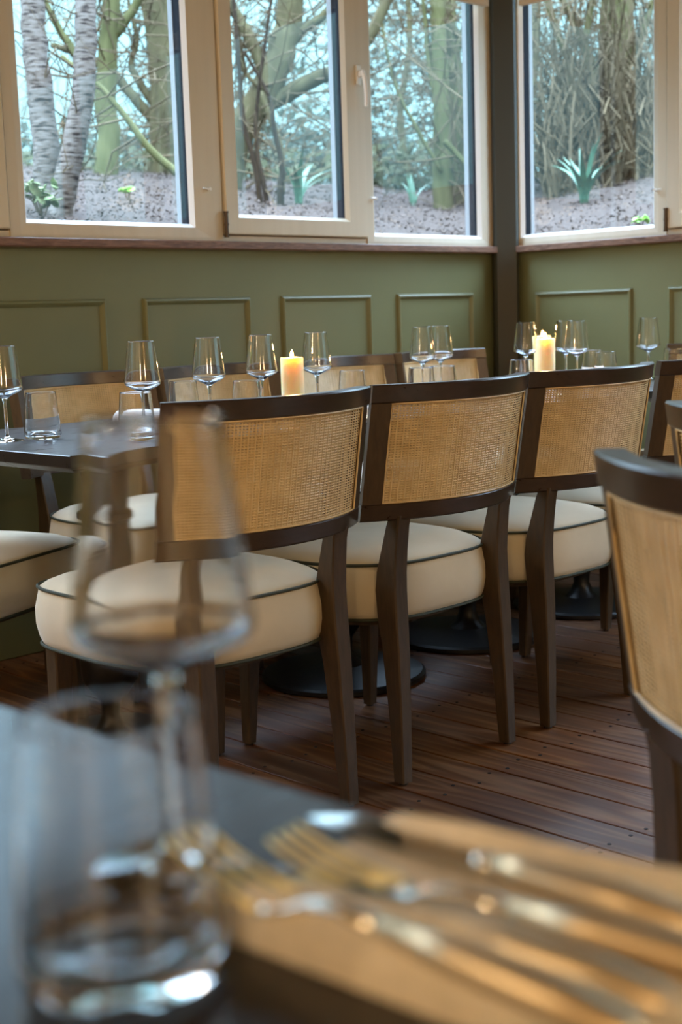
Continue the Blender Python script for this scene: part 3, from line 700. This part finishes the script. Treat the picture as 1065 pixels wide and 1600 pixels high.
make_knife(3.185, 2.24, RD(0), 'steel knife between the second and third row chairs, catching gold light', TZ + .001, group='cutlery on the far tables')

# ================================================================== THE GARDEN
def gz(x, y):
    d = max(y - 3.9, x - 4.9, 0.0)
    h = 1.27 + .205 * min(d, 3.4) - .03 * max(0, d - 3.4)
    return h + .035 * noise.noise(Vector((x * 1.7, y * 1.7, 0))) + .02 * noise.noise(Vector((x * 6, y * 6, 3)))
bm = bmesh.new(); n = 110; g = []
for i in range(n + 1):
    row = []
    for j in range(n + 1):
        x = -4 + 22 * i / n; y = -4 + 22 * j / n
        row.append((x, y))
    g.append(row)
V = {}
for i in range(n + 1):
    for j in range(n + 1):
        x, y = g[i][j]; V[i, j] = bm.verts.new((x, y, gz(x, y)))
for i in range(n):
    for j in range(n):
        x, y = g[i][j]; x2, y2 = g[i + 1][j + 1]
        if x2 < 4.95 and y2 < 3.95: continue
        if x < 4.78 and y < 3.78:
            continue
        bm.faces.new((V[i, j], V[i + 1, j], V[i + 1, j + 1], V[i, j + 1]))
tag(obj('garden_bank', bm, 'mulch', smooth=True, angle=None), kind='structure')
# mulch chips
def chips(mt, cnt, seed, s0, s1):
    rr = random.Random(seed); bm = bmesh.new(); k = 0
    while k < cnt:
        u = rr.uniform(-.27, .27); D = rr.uniform(5.0, 11.0)
        p = Vector((D * (u + 1) / R2, D * (1 - u) / R2, 0))
        if p.x < 4.8 and p.y < 3.85: continue
        z = gz(p.x, p.y) + .004; s = rr.uniform(s0, s1); a = rr.uniform(0, 6.28); ti = rr.uniform(-.6, .6)
        d1 = Vector((math.cos(a), math.sin(a), ti)) * s; d2 = Vector((-math.sin(a), math.cos(a), rr.uniform(-.5, .7))) * s * rr.uniform(.25, .6)
        c = Vector((p.x, p.y, z + rr.uniform(0, .012)))
        q = [bm.verts.new(c + d) for d in (d1, d2, -d1, -d2)]; t = bm.verts.new(c + Vector((0, 0, s * .25)))
        for i in range(4): bm.faces.new((q[i], q[(i + 1) % 4], t))
        k += 1
    return obj('mulch_chips', bm, mt)
tag(chips('chip1', 26000, 11, .004, .013), 'brown bark chips and leaf litter covering the bank outside', 'mulch', kind='stuff')
tag(chips('chip2', 3500, 12, .004, .014), 'pale dead leaves scattered over the bark mulch outside', 'leaf litter', kind='stuff')

def path_px(pts, D):       # pts (px, py[, dD]); lifted into the garden at depth D
    return [at_d(p[0], p[1], D + (p[2] if len(p) > 2 else 0)) for p in pts]
def smooth_path(P, m=5):
    out = []
    for i in range(len(P) - 1):
        p0 = P[max(i - 1, 0)]; p1 = P[i]; p2 = P[i + 1]; p3 = P[min(i + 2, len(P) - 1)]
        for k in range(m):
            t = k / m
            out.append(.5 * ((2 * p1) + (p2 - p0) * t + (2 * p0 - 5 * p1 + 4 * p2 - p3) * t * t + (3 * p1 - p0 - 3 * p2 + p3) * t ** 3))
    out.append(P[-1]); return out
def limb(bm, P, r0, r1, n=8, wob=.0, seed=0):
    P = smooth_path(P); k = len(P); rr = random.Random(seed)
    Q = [p + Vector((rr.gauss(0, wob), rr.gauss(0, wob), rr.gauss(0, wob))) for p in P]
    tube(bm, Q, [r0 + (r1 - r0) * i / (k - 1) for i in range(k)], n)
    return P
def twigs(bm, P, cnt, ln, rad, seed, up=.3, gen=1):
    rr = random.Random(seed)
    for _ in range(cnt):
        p = P[int(rr.uniform(.15, 1) * (len(P) - 1))]
        d = Vector((rr.gauss(0, 1), rr.gauss(0, 1), rr.gauss(up, .8))).normalized()
        q = [p]; cur = p.copy(); l = ln * rr.uniform(.4, 1.2)
        for s in range(5):
            d = (d + Vector((rr.gauss(0, .28), rr.gauss(0, .28), rr.gauss(.03, .28)))).normalized()
            cur = cur + d * l / 5; q.append(cur.copy())
        tube(bm, q, [rad * (1 - .16 * i) for i in range(6)], 4, caps=False)
        if gen and rr.random() < .8:
            twigs(bm, q, 3, l * .6, rad * .55, rr.randint(0, 9999), up, gen - 1)
def tree(name, label, base_mat, trunks, limbs=(), twig=(0, 1, .006), seed=1, twig_mat='twig'):
    """trunks/limbs: (points, D, r0, r1)"""
    P0 = path_px(trunks[0][0], trunks[0][1]); b = P0[0]; zz = gz(b.x, b.y)
    e = empty(name, (b.x, b.y, zz)); inv = Vector(e.location); tag(e, label, 'tree')
    allP = []
    for k, (pts, D, r0, r1) in enumerate(trunks):
        P = path_px(pts, D); f = P[0]
        P = [Vector((f.x, f.y, gz(f.x, f.y) - .06))] + P
        bm = bmesh.new(); Q = limb(bm, P, r0 * 1.12, r1, 10, r0 * .06, seed + k); allP.append(Q)
        o = obj('trunk', bm, base_mat, e, True, None); o.location = -inv
    for k, (pts, D, r0, r1) in enumerate(limbs):
        bm = bmesh.new(); Q = limb(bm, path_px(pts, D), r0, r1, 7, r0 * .08, seed + 50 + k); allP.append(Q)
        o = obj('branch', bm, base_mat, e, True, None); o.location = -inv
    if twig[0]:
        bm = bmesh.new()
        for k, Q in enumerate(allP): twigs(bm, Q, max(2, twig[0] // len(allP)), twig[1], twig[2], seed * 31 + k)
        o = obj('twigs', bm, twig_mat, e); o.location = -inv; o['kind'] = 'stuff'
    return e
# cherry pair at the left window
tree('cherry_tree', 'pale banded cherry tree with two trunks from one base, seen through the left window', 'cherry',
     [([(78, 332), (72, 250), (62, 130), (52, 20), (48, -120)], 5.6, .055, .048), ([(92, 330), (108, 262), (124, 180), (133, 90), (134, 0), (132, -120)], 5.55, .050, .040)],
     [], (14, .5, .004), 3)
tree('mossy_tree', 'greenish mossy tree trunk just right of the banded cherry, left window', 'bark_green',
     [([(166, 285), (168, 220), (166, 120), (172, 30), (176, -140)], 8.4, .075, .05)],
     [([(168, 160), (120, 90), (84, 30), (60, -30)], 8.4, .035, .015), ([(280, 272, -1.2), (235, 235, -1.2), (205, 195, -1.2), (160, 140, -1.2), (95, 88, -1.2)], 8.0, .022, .012),
      ([(172, 60), (205, 20), (240, -40)], 8.4, .04, .02)], (46, 1.4, .006), 5)
tree('mossy_tree', 'broad forked mossy tree with sweeping limbs at the right of the left window', 'bark',
     [([(258, 288), (262, 220), (256, 130), (252, 40), (246, -140)], 9.2, .13, .085)],
     [([(262, 215), (225, 170), (180, 120), (140, 92), (80, 70)], 9.2, .045, .02), ([(258, 180), (225, 140), (205, 100), (214, 60), (200, 0)], 9.2, .035, .012), ([(262, 160), (300, 110), (330, 60), (345, 0)], 9.2, .05, .03), ([(250, 120), (238, 60), (225, 0), (215, -60)], 9.2, .05, .02),
      ([(262, 200), (310, 175), (360, 130)], 9.2, .05, .03)], (50, 1.6, .007), 7)
tree('leaning_tree', 'large leaning mossy tree with thick diagonal limbs, seen through the second window', 'bark',
     [([(352, 292), (368, 215), (410, 150), (440, 80), (452, 10), (462, -120)], 8.2, .10, .075)],
     [([(392, 172), (440, 150), (490, 125), (545, 95), (592, 30), (625, -70)], 8.2, .060, .03), ([(420, 130), (400, 80), (378, 40), (362, 10), (340, -40)], 8.2, .045, .03), ([(440, 90), (470, 50), (510, 20), (550, -30)], 8.2, .035, .02),
      ([(405, 145), (432, 210), (442, 260), (440, 302)], 8.0, .022, .016), ([(368, 60), (380, 110), (410, 140)], 8.1, .016, .012)], (50, 1.5, .007), 9)
tree('young_tree', 'thin dark multi-stemmed sapling low in the second window', 'bark_dark',
     [([(405, 302), (396, 250), (380, 190), (372, 90), (360, -60)], 7.3, .016, .010), ([(415, 304), (402, 240), (400, 180), (412, 80), (430, -40)], 7.3, .014, .008), ([(438, 300), (440, 260), (428, 200), (420, 150), (380, 80)], 7.3, .020, .008)],
     [], (24, .8, .004), 11)
tree('mossy_tree', 'upright bright-green mossy trunk in the window left of the corner post', 'bark_green',
     [([(692, 290), (690, 220), (688, 120), (684, 20), (682, -140)], 8.6, .062, .045), ([(712, 292), (712, 210), (706, 110), (700, 40), (690, -100)], 8.9, .07, .05)],
     [([(690, 270), (650, 200), (620, 140), (600, 60), (590, -40)], 8.5, .014, .008), ([(694, 220), (730, 260), (742, 290)], 8.4, .02, .018), ([(690, 180), (672, 120), (664, 40), (655, -60)], 8.6, .02, .012), ([(700, 120), (720, 60), (735, 0)], 8.8, .03, .015), ([(712, 90), (698, 40), (690, 0)], 8.8, .02, .015)],
     (60, 1.3, .006), 13)
tree('bare_tree', 'dense bare grey-brown tree behind the green trunk, left of the corner post', 'bark',
     [([(738, 292), (735, 200), (745, 100), (738, -60)], 9.4, .05, .03), ([(640, 285), (625, 180), (640, 60), (630, -80)], 10.5, .03, .02)],
     [([(735, 200), (700, 150), (690, 90)], 9.4, .02, .01)], (70, 1.5, .006), 15)
tree('mossy_tree', 'stout green-grey trunk among dense stems at the right, behind the window right of the post', 'bark_green',
     [([(965, 290), (962, 200), (966, 100), (970, 0), (972, -140)], 8.8, .10, .075), ([(935, 288), (930, 200), (940, 100), (950, -100)], 9.0, .035, .03)],
     [([(962, 180), (930, 110), (900, 50), (870, -20)], 8.8, .03, .02), ([(966, 110), (1000, 60), (1020, 0)], 8.8, .03, .02), ([(900, 280), (880, 200), (890, 110), (860, 20), (850, -60)], 8.7, .035, .02), ([(895, 220), (925, 150), (915, 60), (935, -40)], 8.7, .03, .02)], (90, 1.3, .006), 17)
tree('leaning_tree', 'slim pale tree with a curved limb just right of the corner post', 'bark',
     [([(826, 285), (822, 180), (835, 80), (838, -80)], 10.5, .06, .04)],
     [([(812, 170), (840, 158), (872, 146), (890, 120)], 8.6, .014, .008)], (50, 1.4, .006), 19)
# thickets: countless upright stems
def thicket(label, cx0, cx1, D0, D1, cnt, seed, mt, topy=-60, rad=.006, spread=60, basey=292):
    rr = random.Random(seed); c = at_d((cx0 + cx1) / 2, basey, (D0 + D1) / 2)
    e = empty('shrub_thicket', (c.x, c.y, gz(c.x, c.y))); inv = Vector(e.location); tag(e, label, 'shrub')
    for nm, k, r_ in (('stems', cnt, rad), ('fine_stems', cnt * 2, rad * .45)):
        bm = bmesh.new()
        for _ in range(k):
            D = rr.uniform(D0, D1); x = rr.uniform(cx0, cx1)
            b = at_d(x, basey, D); b.z = gz(b.x, b.y) - .03
            ty = rr.uniform(topy, 200) if nm == 'stems' else rr.uniform(topy, 260); t = at_d(x + rr.gauss(0, spread), ty, D + rr.gauss(0, .4)); t.z = max(t.z, b.z + .3)
            P = []
            for s in range(7):
                u = s / 6; P.append(b.lerp(t, u) + Vector((rr.gauss(0, .05), rr.gauss(0, .05), 0)) * (1 if s else 0))
            tube(bm, P, [r_ * (1.2 - .8 * s / 6) * 1 for s in range(7)], 4, caps=False)
        o = obj(nm, bm, mt, e); o.location = -inv; o['kind'] = 'stuff'
    return e
thicket('dense brown stems of a leafless shrub outside the window right of the post', 850, 1060, 8.0, 9.2, 210, 21, 'twig', spread=34, rad=.009)
thicket('dark brown undergrowth stems low behind the blue-green iris leaves', 870, 1075, 8.6, 9.6, 170, 24, 'bark_dark', topy=90, spread=30, rad=.010)
thicket('thin leafless stems beside the green trunk left of the corner post', 700, 800, 8.6, 10, 80, 22, 'twig', spread=40)
thicket('sparse distant stems beyond the left window', -20, 420, 10, 13, 40, 23, 'twig', spread=90, rad=.008)
def leaves(name, label, cat, c, size, cnt, mt, seed, ls=.05, parent=None):
    rr = random.Random(seed); bm = bmesh.new()
    for _ in range(cnt):
        while True:
            v = Vector((rr.uniform(-1, 1), rr.uniform(-1, 1), rr.uniform(-1, 1)))
            if v.length < 1: break
        wob = 1 + .35 * noise.noise(v * 2.3 + Vector((seed, 0, 0)))
        p = Vector((v.x * size[0], v.y * size[1], v.z * size[2])) * wob
        a = Vector((rr.gauss(0, 1), rr.gauss(0, 1), rr.gauss(0, 1))).normalized(); b = a.orthogonal().normalized(); s = ls * rr.uniform(.6, 1.3)
        q = [bm.verts.new(p + a * s), bm.verts.new(p + b * s * .45), bm.verts.new(p - a * s), bm.verts.new(p - b * s * .45)]; bm.faces.new(q)
    o = obj(name, bm, mt); o.location = c; tag(o, label, cat, kind='stuff'); return o
c = at_d(500, 60, 12.5); leaves('evergreen_foliage', 'dark teal evergreen foliage high behind the second window', 'foliage', c, (1.6, 1.6, 1.5), 1500, 'leaf_teal', 1, .07)
c = at_d(640, 60, 12.5); leaves('evergreen_foliage', 'dark teal evergreen foliage at upper left of the third window', 'foliage', c, (.9, .9, 1.0), 1000, 'leaf_teal', 2, .06)
c = at_d(200, 262, 14); leaves('distant_hedge', 'low dark distant hedge behind the left window trees', 'hedge', (c.x, c.y, c.z), (3.0, 3.0, .22), 3600, 'leaf_teal', 3, .07)
c = at_d(510, 250, 11.5); leaves('distant_hedge', 'grey-green hedge low behind the second window', 'hedge', c, (1.0, 1.0, .45), 1500, 'leaf_teal', 4, .06)
c = at_d(650, 268, 11); leaves('pale_shrub', 'pale green shrub low behind the third window', 'shrub', c, (1.0, 1.0, .22), 2200, 'leaf_pale', 5, .05)
c = at_d(215, 282, 10.5); leaves('pale_shrub', 'pale green low shrub behind the cherry trunks', 'shrub', c, (1.7, 1.7, .16), 2400, 'leaf_pale', 6, .05)
c = at_d(1000, 225, 10.4); leaves('pale_shrub', 'muted green shrub mass behind the stout right trunk', 'shrub', c, (1.1, 1.1, .7), 700, 'leaf_teal', 8, .06)
# irises
def iris(x, y, D, cnt, ln, label, seed):
    p = at_d(x, y, D); z = gz(p.x, p.y); e = empty('iris_clump', (p.x, p.y, z)); tag(e, label, 'plant', 'blue-green iris clumps'); rr = random.Random(seed)
    for k in range(cnt):
        a = rr.uniform(0, 6.28); d = Vector((math.cos(a), math.sin(a), 0)); side = Vector((-d.y, d.x, 0)); le = rr.uniform(.15, .8); l = ln * rr.uniform(.65, 1.1); wd = .020
        bm = bmesh.new(); secs = []
        for s in range(7):
            u = s / 6; c = d * (l * le * u * u + .01) + Vector((0, 0, l * (u - .35 * le * u * u) * (1 - .25 * le))); h = wd * (1 - u ** 2.2) + .001
            n_ = Vector((0, 0, 1)).cross(side) * .0015
            secs.append([tuple(c - side * h), tuple(c + n_), tuple(c + side * h), tuple(c - n_)])
        loft(bm, secs); obj('leaf', bm, 'iris', e)
iris(912, 294, 7.4, 18, .40, 'large blue-green iris clump outside the window right of the corner post', 1)
iris(466, 298, 7.6, 9, .38, 'upright blue-green iris clump low in the second window', 2)
iris(645, 292, 8.6, 6, .28, 'small leaning iris clump low in the third window', 4)
def leafy(x, y, D, cnt, sp, ls, mt, label, name, seed, cat='plant'):
    p = at_d(x, y, D); z = gz(p.x, p.y); e = empty(name, (p.x, p.y, z)); tag(e, label, cat); rr = random.Random(seed)
    bm = bmesh.new()
    for _ in range(5):
        q = Vector((rr.uniform(-sp, sp), rr.uniform(-sp, sp), rr.uniform(.3, 1.2) * sp * 2)); tube(bm, [(0, 0, -.02), tuple(q * .5 + Vector((0, 0, .02))), tuple(q)], .003, 5)
    obj('stem', bm, 'twig', e)
    for _ in range(cnt):
        a = Vector((rr.gauss(0, 1), rr.gauss(0, 1), rr.gauss(0, .5))).normalized(); b = a.cross(Vector((rr.gauss(0, .4), rr.gauss(0, .4), 1))).normalized(); c = Vector((rr.uniform(-sp, sp), rr.uniform(-sp, sp), rr.uniform(.05, 2 * sp)))
        s = ls * rr.uniform(.7, 1.2); n_ = a.cross(b) * .0012
        bm = bmesh.new(); pts = [a * s, a * .4 * s + b * .42 * s, -a * .5 * s + b * .35 * s, -a * .8 * s, -a * .5 * s - b * .35 * s, a * .4 * s - b * .42 * s]
        loft(bm, [[tuple(c + q - n_) for q in pts], [tuple(c + q + n_) for q in pts]]); obj('leaf', bm, mt, e)
leafy(66, 325, 5.35, 34, .065, .034, 'ivy', 'variegated ivy growing at the foot of the cherry trunks', 'ivy_plant', 1)
leafy(200, 292, 6.6, 9, .03, .030, 'bright_leaf', 'small bright green leafy sprig on the mulch in the left window', 'leafy_sprig', 2)
leafy(1002, 334, 5.9, 10, .028, .026, 'bright_leaf', 'small bright green sprig low in the window right of the post', 'leafy_sprig', 3)
